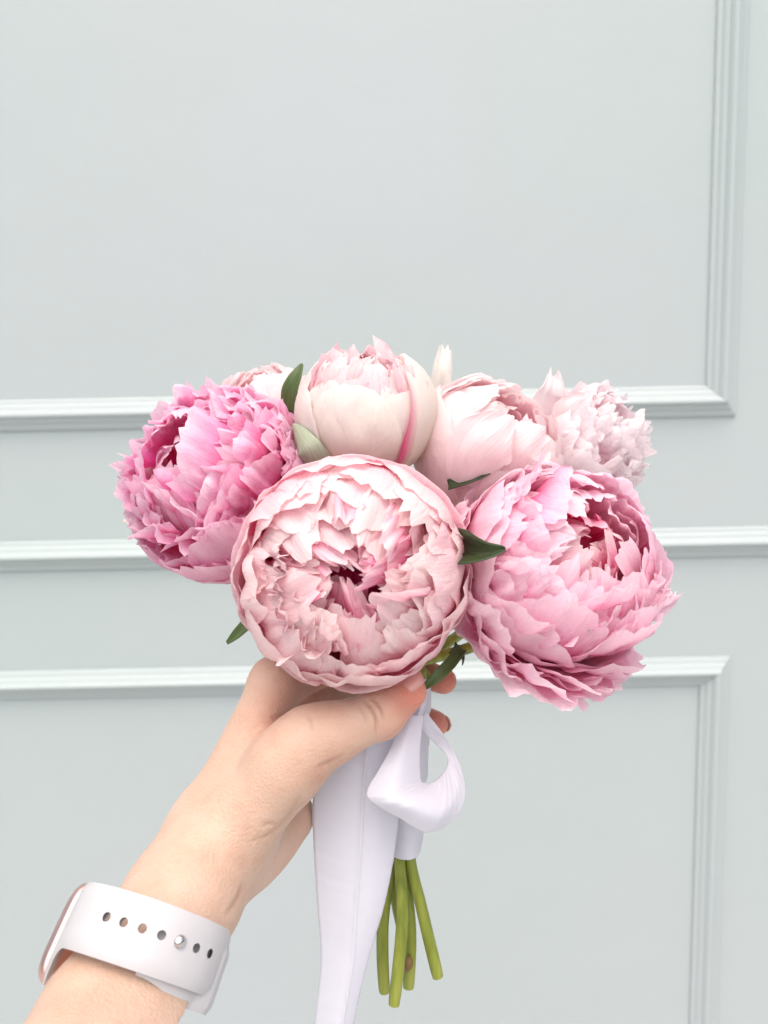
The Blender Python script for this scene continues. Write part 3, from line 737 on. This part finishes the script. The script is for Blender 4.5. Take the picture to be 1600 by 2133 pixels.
# ------------------------------------------------------------------ the hand and forearm
def forearm_hand():
    vox = 0.0008
    prims = []      # (group, a, b, ra, rb, wide direction, ratio, blend)
    mm = 0.001
    DEPTH = cvec(0, 0, 1)
    def cone(gp, a, b, ra, rb, k=6, wide=None, q=1.0):
        prims.append((gp, P(*a), P(*b), ra * mm, rb * mm, wide, q, k * mm))
    # forearm and wrist
    cone('palm', (120, 2370, .205), (245, 2133, .246), 26, 23.8, 8, DEPTH, 0.84)
    cone('palm', (245, 2133, .246), (378, 1880, .284), 23.8, 19.8, 8, DEPTH, 0.92)
    cone('palm', (378, 1880, .284), (450, 1745, .312), 19.8, 21.0, 10, DEPTH, 1.15)
    # metacarpals, index nearest the lens
    cone('palm', (440, 1745, .312), (574, 1422, .332), 16.0, 10.2, 8)
    cone('palm', (445, 1750, .326), (580, 1450, .350), 16, 10.5, 10)
    cone('palm', (460, 1765, .338), (610, 1510, .366), 15, 10, 10)
    cone('palm', (480, 1780, .346), (632, 1585, .378), 14, 9, 10)
    # heel of the hand
    cone('palm', (495, 1800, .316), (592, 1700, .334), 17.5, 13.0, 12)
    # thenar and the web
    cone('palm', (455, 1765, .303), (600, 1595, .303), 17.0, 13.5, 9)
    cone('palm', (510, 1660, .312), (545, 1590, .318), 12.5, 9.0, 8)
    # thumb
    cone('palm', (600, 1590, .303), (652, 1538, .303), 14, 11.2, 8)
    cone('thumb', (640, 1541, .303), (705, 1522, .305), 11.4, 10.2, 5)
    cone('thumb', (705, 1522, .305), (792, 1487, .309), 10.2, 9.6, 5)
    cone('thumb', (792, 1487, .309), (852, 1441, .316), 9.5, 7.4, 4)
    # fingers behind the stems
    fingers = {
        'index': [(574, 1422, .332, 10.2), (722, 1372, .376, 8.6), (850, 1392, .380, 7.4), (924, 1418, .365, 6.3)],
        'middle': [(580, 1450, .350, 10.2), (742, 1455, .392, 8.6), (850, 1488, .390, 7.4), (907, 1508, .372, 6.3)],
        'ring': [(610, 1510, .366, 9.6), (748, 1535, .402, 8.2), (836, 1545, .396, 7.0), (870, 1545, .378, 6.0)],
        'little': [(632, 1585, .378, 8.8), (742, 1605, .408, 7.2), (812, 1612, .400, 6.2), (842, 1612, .386, 5.4)],
    }
    for f, ch in fingers.items():
        for q0, q1 in zip(ch[:-1], ch[1:]):
            cone(f, q0[:3], q1[:3], q0[3], q1[3], 4)
    ends = np.array([pt for pr in prims for pt in (pr[1], pr[2])])
    lo = ends.min(0) - 0.045; hi = ends.max(0) + 0.045
    lo[2] = max(lo[2], P(120, 2340, .205)[2])
    n = np.ceil((hi - lo) / vox).astype(int)
    ax = [lo[i] + np.arange(n[i]) * vox for i in range(3)]
    groups = {}
    def field(gp):
        if gp not in groups:
            groups[gp] = np.full(tuple(n), 0.05, dtype=np.float32)
        return groups[gp]
    def smin(a, b, k):
        h = np.clip(0.5 + 0.5 * (b - a) / k, 0, 1)
        return b + (a - b) * h - k * h * (1 - h)
    def dist(pr, sl):
        _, a, b, ra, rb, wide, q, k = pr
        X = ax[0][sl[0]][:, None, None].astype(np.float32); Y = ax[1][sl[1]][None, :, None].astype(np.float32); Z = ax[2][sl[2]][None, None, :].astype(np.float32)
        ba = b - a
        dx, dy, dz = X - a[0], Y - a[1], Z - a[2]
        if wide is not None:
            u = ba / np.linalg.norm(ba); w = wide - u * wide.dot(u); w /= np.linalg.norm(w)
            t = (dx * w[0] + dy * w[1] + dz * w[2]) * (1 - 1 / q)
            dx, dy, dz = dx - t * w[0], dy - t * w[1], dz - t * w[2]
        h = np.clip((dx * ba[0] + dy * ba[1] + dz * ba[2]) / ba.dot(ba), 0, 1)
        return np.sqrt((dx - h * ba[0]) ** 2 + (dy - h * ba[1]) ** 2 + (dz - h * ba[2]) ** 2) - (ra + (rb - ra) * h)
    for pr in prims:
        fld = field(pr[0])
        mrg = max(pr[3], pr[4]) * pr[6] + 0.016
        l = np.clip(((np.minimum(pr[1], pr[2]) - mrg - lo) / vox).astype(int), 0, n)
        u = np.clip(((np.maximum(pr[1], pr[2]) + mrg - lo) / vox).astype(int) + 1, 0, n)
        sl = tuple(slice(l[i], u[i]) for i in range(3))
        if min(u - l) <= 0:
            continue
        fld[sl] = smin(fld[sl], dist(pr, sl).astype(np.float32), pr[7])
    fng = groups['index']
    for f in ('middle', 'ring', 'little'):
        fng = smin(fng, groups[f], 0.0022)
    D = smin(groups['palm'], fng, 0.007)
    D = smin(D, groups['thumb'], 0.009)
    # cap the cut end of the arm
    D[:, :, 0] = 0.01
    # surface nets
    S = D < 0
    cnt = np.zeros(np.array(D.shape) - 1, dtype=np.uint8)
    acc = np.zeros(cnt.shape + (3,), dtype=np.float32)
    cor = [(i, j, k) for i in (0, 1) for j in (0, 1) for k in (0, 1)]
    def sub(arr, c):
        return arr[c[0]:arr.shape[0] - 1 + c[0], c[1]:arr.shape[1] - 1 + c[1], c[2]:arr.shape[2] - 1 + c[2]]
    for c0 in cor:
        for ax_i in range(3):
            if c0[ax_i]: continue
            c1_ = list(c0); c1_[ax_i] = 1
            s0, s1 = sub(S, c0), sub(S, c1_)
            x = s0 != s1
            idx = np.nonzero(x)
            d0, d1 = sub(D, c0)[idx], sub(D, c1_)[idx]
            t = d0 / (d0 - d1)
            off = np.tile(np.array(c0, dtype=np.float32), (len(t), 1)); off[:, ax_i] = t
            acc[idx] += off; cnt[idx] += 1
    cells = np.nonzero(cnt)
    vid = np.full(cnt.shape, -1, dtype=np.int64)
    vid[cells] = np.arange(len(cells[0]))
    V = (np.stack(cells, 1) + acc[cells] / cnt[cells][:, None]) * vox + lo
    F = []
    for ax_i in range(3):
        o1, o2 = [(1, 2), (2, 0), (0, 1)][ax_i]
        s0 = S.take(range(S.shape[ax_i] - 1), axis=ax_i); s1 = S.take(range(1, S.shape[ax_i]), axis=ax_i)
        idx = np.array(np.nonzero(s0 != s1)).T
        idx = idx[(idx[:, o1] > 0) & (idx[:, o2] > 0) & (idx[:, o1] < cnt.shape[o1]) & (idx[:, o2] < cnt.shape[o2])]
        inside = s0[tuple(idx.T)]
        def g(a, b):
            q = idx.copy(); q[:, o1] -= a; q[:, o2] -= b
            return vid[tuple(q.T)]
        q = np.stack([g(1, 1), g(0, 1), g(0, 0), g(1, 0)], 1)
        q[~inside] = q[~inside][:, ::-1]
        F.append(q)
    F = np.concatenate(F); F = F[(F >= 0).all(1)]
    # light Laplacian smoothing
    E = np.concatenate([F[:, [0, 1]], F[:, [1, 2]], F[:, [2, 3]], F[:, [3, 0]]])
    deg = np.bincount(E.ravel(), minlength=len(V)).astype(float)
    def smooth(X, it, lam=.5):
        for _ in range(it):
            acc_ = np.stack([np.bincount(E[:, 0], X[E[:, 1], c], len(X)) + np.bincount(E[:, 1], X[E[:, 0], c], len(X)) for c in range(X.shape[1])], 1)
            X = X + lam * (acc_ / deg[:, None] - X)
        return X
    V = smooth(V, 7)
    nrm = np.zeros_like(V)
    fn = np.cross(V[F[:, 2]] - V[F[:, 0]], V[F[:, 3]] - V[F[:, 1]])
    for c in range(4):
        for a in range(3):
            nrm[:, a] += np.bincount(F[:, c], fn[:, a], len(V))
    nrm /= np.linalg.norm(nrm, axis=1)[:, None] + 1e-12
    # creases across the thumb joint and at the wrist: lines in pixel space lifted to the skin
    rel = V - CAM_LOC
    dep = rel @ FWD
    VX = 800 + (rel @ CR) / dep * FPX; VY = 1066.5 - (rel @ CU) / dep * FPX
    front = np.clip(-np.einsum('ij,ij->i', nrm, rel / np.linalg.norm(rel, axis=1)[:, None]) * 3, 0, 1)
    crs = np.zeros(len(V))
    def crease(pts, depth, width):
        """Skin fold: path as the lens sees it, depth in m, width in px."""
        path = catmull([(x, y, 0) for x, y in pts], 40)[:, :2]
        c = path.mean(0); R_ = np.abs(path - c).max() + 4 * width
        ii = np.nonzero((np.abs(VX - c[0]) < R_) & (np.abs(VY - c[1]) < R_) & (front > 0))[0]
        dd = np.linalg.norm(np.stack([VX[ii], VY[ii]], 1)[:, None] - path[None], axis=2)
        k = dd.argmin(1); dm = dd[np.arange(len(ii)), k]
        ends = np.sin(np.clip(k / 39.0, 0.02, 0.98) * math.pi) ** 0.6
        fall = np.exp(-(dm / width) ** 2) * ends * front[ii]
        V[ii] -= nrm[ii] * (depth * fall)[:, None]
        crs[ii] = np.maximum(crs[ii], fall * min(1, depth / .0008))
    crease([(757, 1459), (773, 1476), (783, 1500), (782, 1528)], .0010, 3.6)
    crease([(771, 1452), (790, 1472), (799, 1496)], .0009, 3.6)
    crease([(745, 1470), (758, 1488), (764, 1510)], .0003, 4)
    crease([(520, 1752), (560, 1738), (600, 1700), (628, 1650)], .0004, 5)
    crease([(545, 1722), (560, 1716), (578, 1717)], .0005, 4)
    crease([(472, 1905), (495, 1872), (506, 1838)], .0006, 5)
    crease([(655, 1602), (685, 1588), (712, 1574)], .0005, 4)
    crease([(640, 1488), (648, 1505), (650, 1525)], .0003, 5)
    crease([(565, 1500), (582, 1492), (600, 1489)], .0004, 5)
    V = smooth(V, 1, .3)
    blush = np.zeros(len(V))
    def blob(q, r, s):
        dd = np.linalg.norm(V - P(*q), axis=1)
        np.maximum(blush, s * np.exp(-(dd / r) ** 2), out=blush)
    blob((924, 1418, .365), .016, .85); blob((907, 1508, .372), .016, .8); blob((870, 1545, .378), .014, .75)
    blob((860, 1445, .312), .014, .75); blob((820, 1510, .306), .010, .35)
    blob((620, 1700, .345), .016, .6); blob((560, 1800, .33), .016, .35)
    blob((640, 1410, .350), .022, .5); blob((700, 1570, .300), .012, .2); blob((590, 1480, .312), .014, .3)
    o = mesh_obj("person", V, F.tolist(), M_SKIN, origin=P(245, 2133, .238))
    at = o.data.attributes.new("blush", 'FLOAT', 'POINT')
    at.data.foreach_set("value", blush.astype(np.float32))
    at = o.data.attributes.new("fold", 'FLOAT', 'POINT')
    at.data.foreach_set("value", crs.astype(np.float32))
    o['label'] = "bare left forearm and hand gripping the ribbon-tied flower stems"
    o['category'] = "person"
    o['_o'] = [float(c) for c in P(245, 2133, .238)]
    return o
person = forearm_hand()

def nail(center, along, normal, length, width):
    a = np.array(along); n_ = np.array(normal); n_ = n_ - a * a.dot(n_); n_ /= np.linalg.norm(n_)
    s = np.cross(n_, a)
    vv = []
    nu, nv = 10, 12
    for j in range(nv + 1):
        t = j / nv * 2 - 1
        wv = math.sqrt(max(0, 1 - abs(t) ** 4)) * 0.96 + 0.04
        for i in range(nu + 1):
            q = (i / nu * 2 - 1) * wv
            vv.append(center + a * t * length / 2 + s * q * width / 2 - n_ * ((q * q) * width * 0.22 + (t * t) * length * 0.05))
    o = mesh_obj("fingernail", vv, grid_faces(nu, nv), M_NAIL, person)
    sm = o.modifiers.new("t", 'SOLIDIFY'); sm.thickness = 0.0005; sm.offset = -1
    return o
th_dir = P(852, 1441, .316) - P(792, 1487, .309); th_dir /= np.linalg.norm(th_dir)
tn = cvec(-0.25, 0.62, 0.72); tn = tn - th_dir * th_dir.dot(tn); tn /= np.linalg.norm(tn)
nail(P(857, 1438, .3163) + tn * 0.0074, th_dir, tn, 0.0105, 0.0088)
fd = P(907, 1508, .372) - P(850, 1488, .390); fd /= np.linalg.norm(fd)
fnm = cvec(0.62, 0.0, -0.7); fnm = fnm - fd * fd.dot(fnm); fnm /= np.linalg.norm(fnm)
nail(P(907, 1508, .372) + fnm * 0.0056 + fd * .001, fd, fnm, 0.009, 0.0075).data.materials[0] = simple_mat("nail_pale", (0.80, 0.58, 0.52), 0.3)

# ------------------------------------------------------------------ ribbon
def sheet(name, cols, parent, n=60, nu=14, thick=0.00035, wav=0.00020, seed=1):
    """Cloth strip lofted through columns of (px, py, d) stations, with faint creases and a woven selvage."""
    rng = random.Random(seed)
    cs = [catmull([P(*q) for q in c], n + 1) for c in cols]
    rows = np.array([catmull([c[i] for c in cs], nu + 1) for i in range(n + 1)])
    gu = np.gradient(rows, axis=1); gv = np.gradient(rows, axis=0)
    nn = np.cross(gu, gv); nn /= np.linalg.norm(nn, axis=2)[..., None] + 1e-12
    L = np.linalg.norm(np.diff(rows[:, nu // 2], axis=0), axis=1).sum()
    t = np.linspace(0, L, n + 1)[:, None] * 1000; s_ = np.linspace(-1, 1, nu + 1)[None, :]
    h = np.zeros((n + 1, nu + 1))
    for _ in range(7):
        k = rng.uniform(.12, .75); q = rng.uniform(-3.5, 3.5)
        w = np.sin(t * k + s_ * q + rng.random() * 6.28)
        h += (w if rng.random() < .5 else 1 - 2 * np.abs(w)) * rng.uniform(.4, 1.0) * (.6 + .4 * np.sin(t * .09 + rng.random() * 6))
    h = h * wav * 0.45 + 0.00025 * (np.abs(s_) > 0.93)
    rows = rows + nn * h[..., None]
    uv = [(j / nu, i / n) for i in range(n + 1) for j in range(nu + 1)]
    o = mesh_obj(name, rows.reshape(-1, 3), grid_faces(nu, n), M_RIBBON, parent, uv=uv)
    sm = o.modifiers.new("t", 'SOLIDIFY'); sm.thickness = thick; sm.offset = 0
    return o
rib = thing("ribbon", "white satin ribbon wrapped round the stems with a loop and a long hanging tail", "ribbon", P(840, 1765, .350))
# wrap round the stems: a tube with slanting overlaps
wp_ = catmull([P(852, 1415, .349), P(852, 1460, .3495), P(849, 1560, .352), P(845, 1680, .3545), P(842, 1768, .3565)], 70)
vv, uv = [], []
for i, c in enumerate(wp_):
    t = i / 69
    for k in range(28):
        a = 2 * math.pi * k / 28
        rr = 0.0092 - 0.0010 * t + 0.0006 * math.sin(a * 3 + t * 4) + 0.0007 * (((t * 3.2 + a / 6.283) % 1.0))
        vv.append(c + cvec(1, 0, 0) * rr * math.cos(a) + cvec(0, 0, 1) * (rr + .0028) * math.sin(a)); uv.append((k / 28, t))
o = mesh_obj("wrap", vv, grid_faces(28, 69, True), M_RIBBON, rib, uv=uv)
sm = o.modifiers.new("t", 'SOLIDIFY'); sm.thickness = 0.0005; sm.offset = -1
# long tail, creased lengthwise
sheet("tail",
      [[(690, 1490, .330), (672, 1560, .327), (652, 1660, .327), (653, 1760, .329), (660, 1880, .331), (668, 2000, .332), (655, 2133, .334), (648, 2230, .335)],
       [(730, 1480, .327), (722, 1560, .3235), (712, 1660, .3235), (712, 1780, .3265), (712, 1890, .3285), (712, 2000, .330), (692, 2133, .331), (686, 2230, .332)],
       [(764, 1475, .3258), (756, 1560, .3222), (748, 1660, .3226), (742, 1780, .326), (735, 1890, .3278), (729, 2000, .3296), (709, 2133, .3305), (701, 2230, .3315)],
       [(772, 1475, .325), (764, 1560, .3214), (756, 1660, .3219), (750, 1780, .3254), (742, 1890, .3273), (735, 2000, .3292), (714, 2133, .330), (706, 2230, .331)],
       [(779, 1475, .3262), (771, 1560, .3226), (763, 1660, .3231), (757, 1780, .3264), (748, 1890, .3282), (739, 2000, .330), (717, 2133, .331), (709, 2230, .332)],
       [(800, 1478, .328), (800, 1560, .325), (800, 1660, .3255), (790, 1780, .3285), (774, 1890, .330), (752, 2000, .332), (726, 2133, .333), (716, 2230, .334)],
       [(842, 1485, .333), (842, 1560, .331), (836, 1660, .331), (822, 1780, .333), (800, 1890, .334), (768, 2000, .335), (737, 2133, .336), (726, 2230, .337)]], rib, n=130, nu=34, wav=.00012, seed=4)
# fold of ribbon showing above the thumb
sheet("fold",
      [[(676, 1520, .335), (684, 1478, .330), (712, 1458, .330), (750, 1452, .334)],
       [(720, 1520, .330), (722, 1486, .325), (740, 1468, .326), (765, 1462, .331)],
       [(790, 1520, .332), (786, 1490, .329), (790, 1474, .330), (800, 1466, .334)]], rib, n=40, nu=20, seed=5)
# loop of the bow
sheet("loop",
      [[(838, 1490, .326), (815, 1555, .3175), (786, 1608, .3125), (765, 1645, .3105), (772, 1668, .309), (828, 1702, .3105), (893, 1734, .316), (948, 1704, .323), (969, 1645, .327), (944, 1562, .331), (886, 1482, .333)],
       [(858, 1490, .3245), (845, 1552, .3170), (833, 1604, .3125), (824, 1638, .3095), (830, 1662, .3065), (864, 1678, .3070), (918, 1692, .3135), (948, 1660, .3220), (953, 1612, .3275), (927, 1550, .3325), (880, 1495, .333)],
       [(882, 1490, .327), (876, 1550, .3215), (875, 1600, .3200), (878, 1626, .3195), (884, 1631, .320), (900, 1630, .322), (922, 1612, .326), (932, 1594, .329), (930, 1572, .331), (906, 1548, .334), (872, 1512, .334)]], rib, n=150, nu=28, wav=.00020, seed=6)
# narrow end running up beside the thumb
sheet("band_end",
      [[(880, 1415, .334), (879, 1450, .332), (872, 1482, .331), (862, 1500, .331)],
       [(898, 1415, .338), (892, 1450, .336), (886, 1480, .334), (880, 1500, .333)]], rib, n=20, nu=5)

# ------------------------------------------------------------------ watch
WC = P(306, 1972, .262)
wax = cvec(0.27, 0.80, -0.58)                     # along the arm towards the hand
wl = cvec(-1, 0.0, -0.22); wl = wl - wax * wl.dot(wax); wl /= np.linalg.norm(wl)   # towards the watch case
wd = np.cross(wl, wax)                            # towards the lens
if wd.dot(cvec(0, 0, 1)) < 0: wd = -wd
WA, WB = 0.0252, 0.0272
watch = thing("wristwatch", "white sport band wristwatch with rose gold case fastened round the forearm", "watch", WC)
def ring_pt(psi, rad, ax_off):
    """psi 0 = palm side, 90 = lens side, 180 = case side."""
    return WC - wl * (WA + rad) * math.cos(psi) + wd * (WB + rad) * math.sin(psi) + wax * ax_off

def band(name, p0, p1, rad_fn, w_fn, off_fn, thick, n=90, nw=8):
    vv, ff = [], []
    prof = []
    for j in range(nw + 1):
        s = j / nw * 2 - 1
        prof.append((s, thick / 2 * math.sqrt(max(0.0, 1 - abs(s) ** 10)) + 0.0001))
    ringn = 2 * (nw + 1)
    for i in range(n + 1):
        t = i / n
        psi = p0 + (p1 - p0) * t
        w = w_fn(t) / 2; r = rad_fn(t); o_ = off_fn(t)
        for s, h in prof: vv.append(ring_pt(psi, r + h, o_ + s * w))
        for s, h in reversed(prof): vv.append(ring_pt(psi, r - h, o_ + s * w))
    ff = grid_faces(ringn, n, True)
    ff.append(tuple(range(ringn))); ff.append(tuple(range(n * ringn + ringn - 1, n * ringn - 1, -1)))
    return mesh_obj(name, vv, ff, M_BAND, watch)
rad = math.radians
flare = lambda t: 0.0198 + 0.0120 * max(0, 1 - t / 0.16) ** 2
strap = band("strap", rad(158), rad(-35), lambda t: 0.0010 - 0.0022 * max(0, (t - .72) / .28) ** 1.2, flare, lambda t: 0.0018 - 0.0055 * max(0, 1 - t / 0.16) ** 2, 0.0022, n=120)
loop = band("strap_loop", rad(-166), rad(62), lambda t: 0.0008 - 0.0028 * min(1, max(0, (t - .70) / .06)), lambda t: 0.0206, lambda t: 0.0014 - 0.0040 * (0.5 - 0.5 * math.cos(math.pi * min(1, max(0, (1 - t) / .24)))), 0.0022, n=120)
# holes
HP = [95, 82, 69, 56, 43, 30, 17]
bm_objs = []
for i, hp in enumerate(HP):
    if i == 4: continue
    psi = rad(hp)
    c = ring_pt(psi, 0.0010, 0.0030)
    nn = ring_pt(psi, 0.01, 0.0) - ring_pt(psi, 0.0, 0.0); nn /= np.linalg.norm(nn)
    tv, tf = tube([c - nn * .004, c - nn * .001, c + nn * .001, c + nn * .004], 0.0014, 20)
    tube_o = mesh_obj("cutter", tv, tf, M_BAND, watch)
    bm_objs.append(tube_o)
for co in bm_objs:
    md = strap.modifiers.new("hole", 'BOOLEAN'); md.operation = 'DIFFERENCE'; md.object = co; md.solver = 'EXACT'
bpy.context.view_layer.update()
dg = bpy.context.evaluated_depsgraph_get()
cut = bpy.data.meshes.new_from_object(strap.evaluated_get(dg))
strap.modifiers.clear()
strap.data = cut
for co in bm_objs:
    bpy.data.objects.remove(co, do_unlink=True)
for pl in strap.data.polygons: pl.use_smooth = True
try:
    strap.data.set_sharp_from_angle(angle=rad(40))
    loop.data.set_sharp_from_angle(angle=rad(40))
except Exception:
    pass
# pin
psi = rad(HP[4]); c = ring_pt(psi, 0.0020, 0.0030)
nn = ring_pt(psi, 0.01, 0) - ring_pt(psi, 0, 0); nn /= np.linalg.norm(nn)
tpath = [c - nn * .003] + [c + nn * (0.0016 * math.sin(a)) for a in np.linspace(0, math.pi / 2, 8)]
trad = [0.0013] + [max(0.0021 * math.cos(a), 1e-4) for a in np.linspace(0, math.pi / 2, 8)]
tv, tf = tube(tpath, trad, 24)
mesh_obj("pin", tv, tf, M_STEEL, watch)
# case: rounded slab on the back of the wrist
def slab(name, centre, hx, hy, hz, rcorner, mat, parent, rz=None, power=5):
    """Superellipsoid slab; axes: along arm (hx), round the wrist (hy), thickness outwards (hz)."""
    vv = []; nu, nv = 48, 20
    for j in range(nv + 1):
        ph = -math.pi / 2 + math.pi * j / nv
        cp, sp = math.cos(ph), math.sin(ph)
        e2 = 0.42
        f = lambda v, e: math.copysign(abs(v) ** e, v)
        for i in range(nu):
            th = 2 * math.pi * i / nu
            x = hx * f(cp, e2) * f(math.cos(th), 0.40)
            y = hy * f(cp, e2) * f(math.sin(th), 0.40)
            z = hz * f(sp, 0.6)
            vv.append(centre + wax * x + wd * y + wl * z)
    return mesh_obj(name, vv, grid_faces(nu, nv, True), mat, parent)
ca = rad(25)
wl, wd = wl * math.cos(ca) - wd * math.sin(ca), wd * math.cos(ca) + wl * math.sin(ca)   # the case sits round towards the back of the hand
cc = WC + wl * (WA + 0.0004) - wax * 0.003
slab("case", cc, 0.0172, 0.0190, 0.0035, .006, M_ROSE, watch)
slab("screen", cc + wl * 0.0026, 0.0160, 0.0178, 0.0020, .006, M_GLASS, watch)
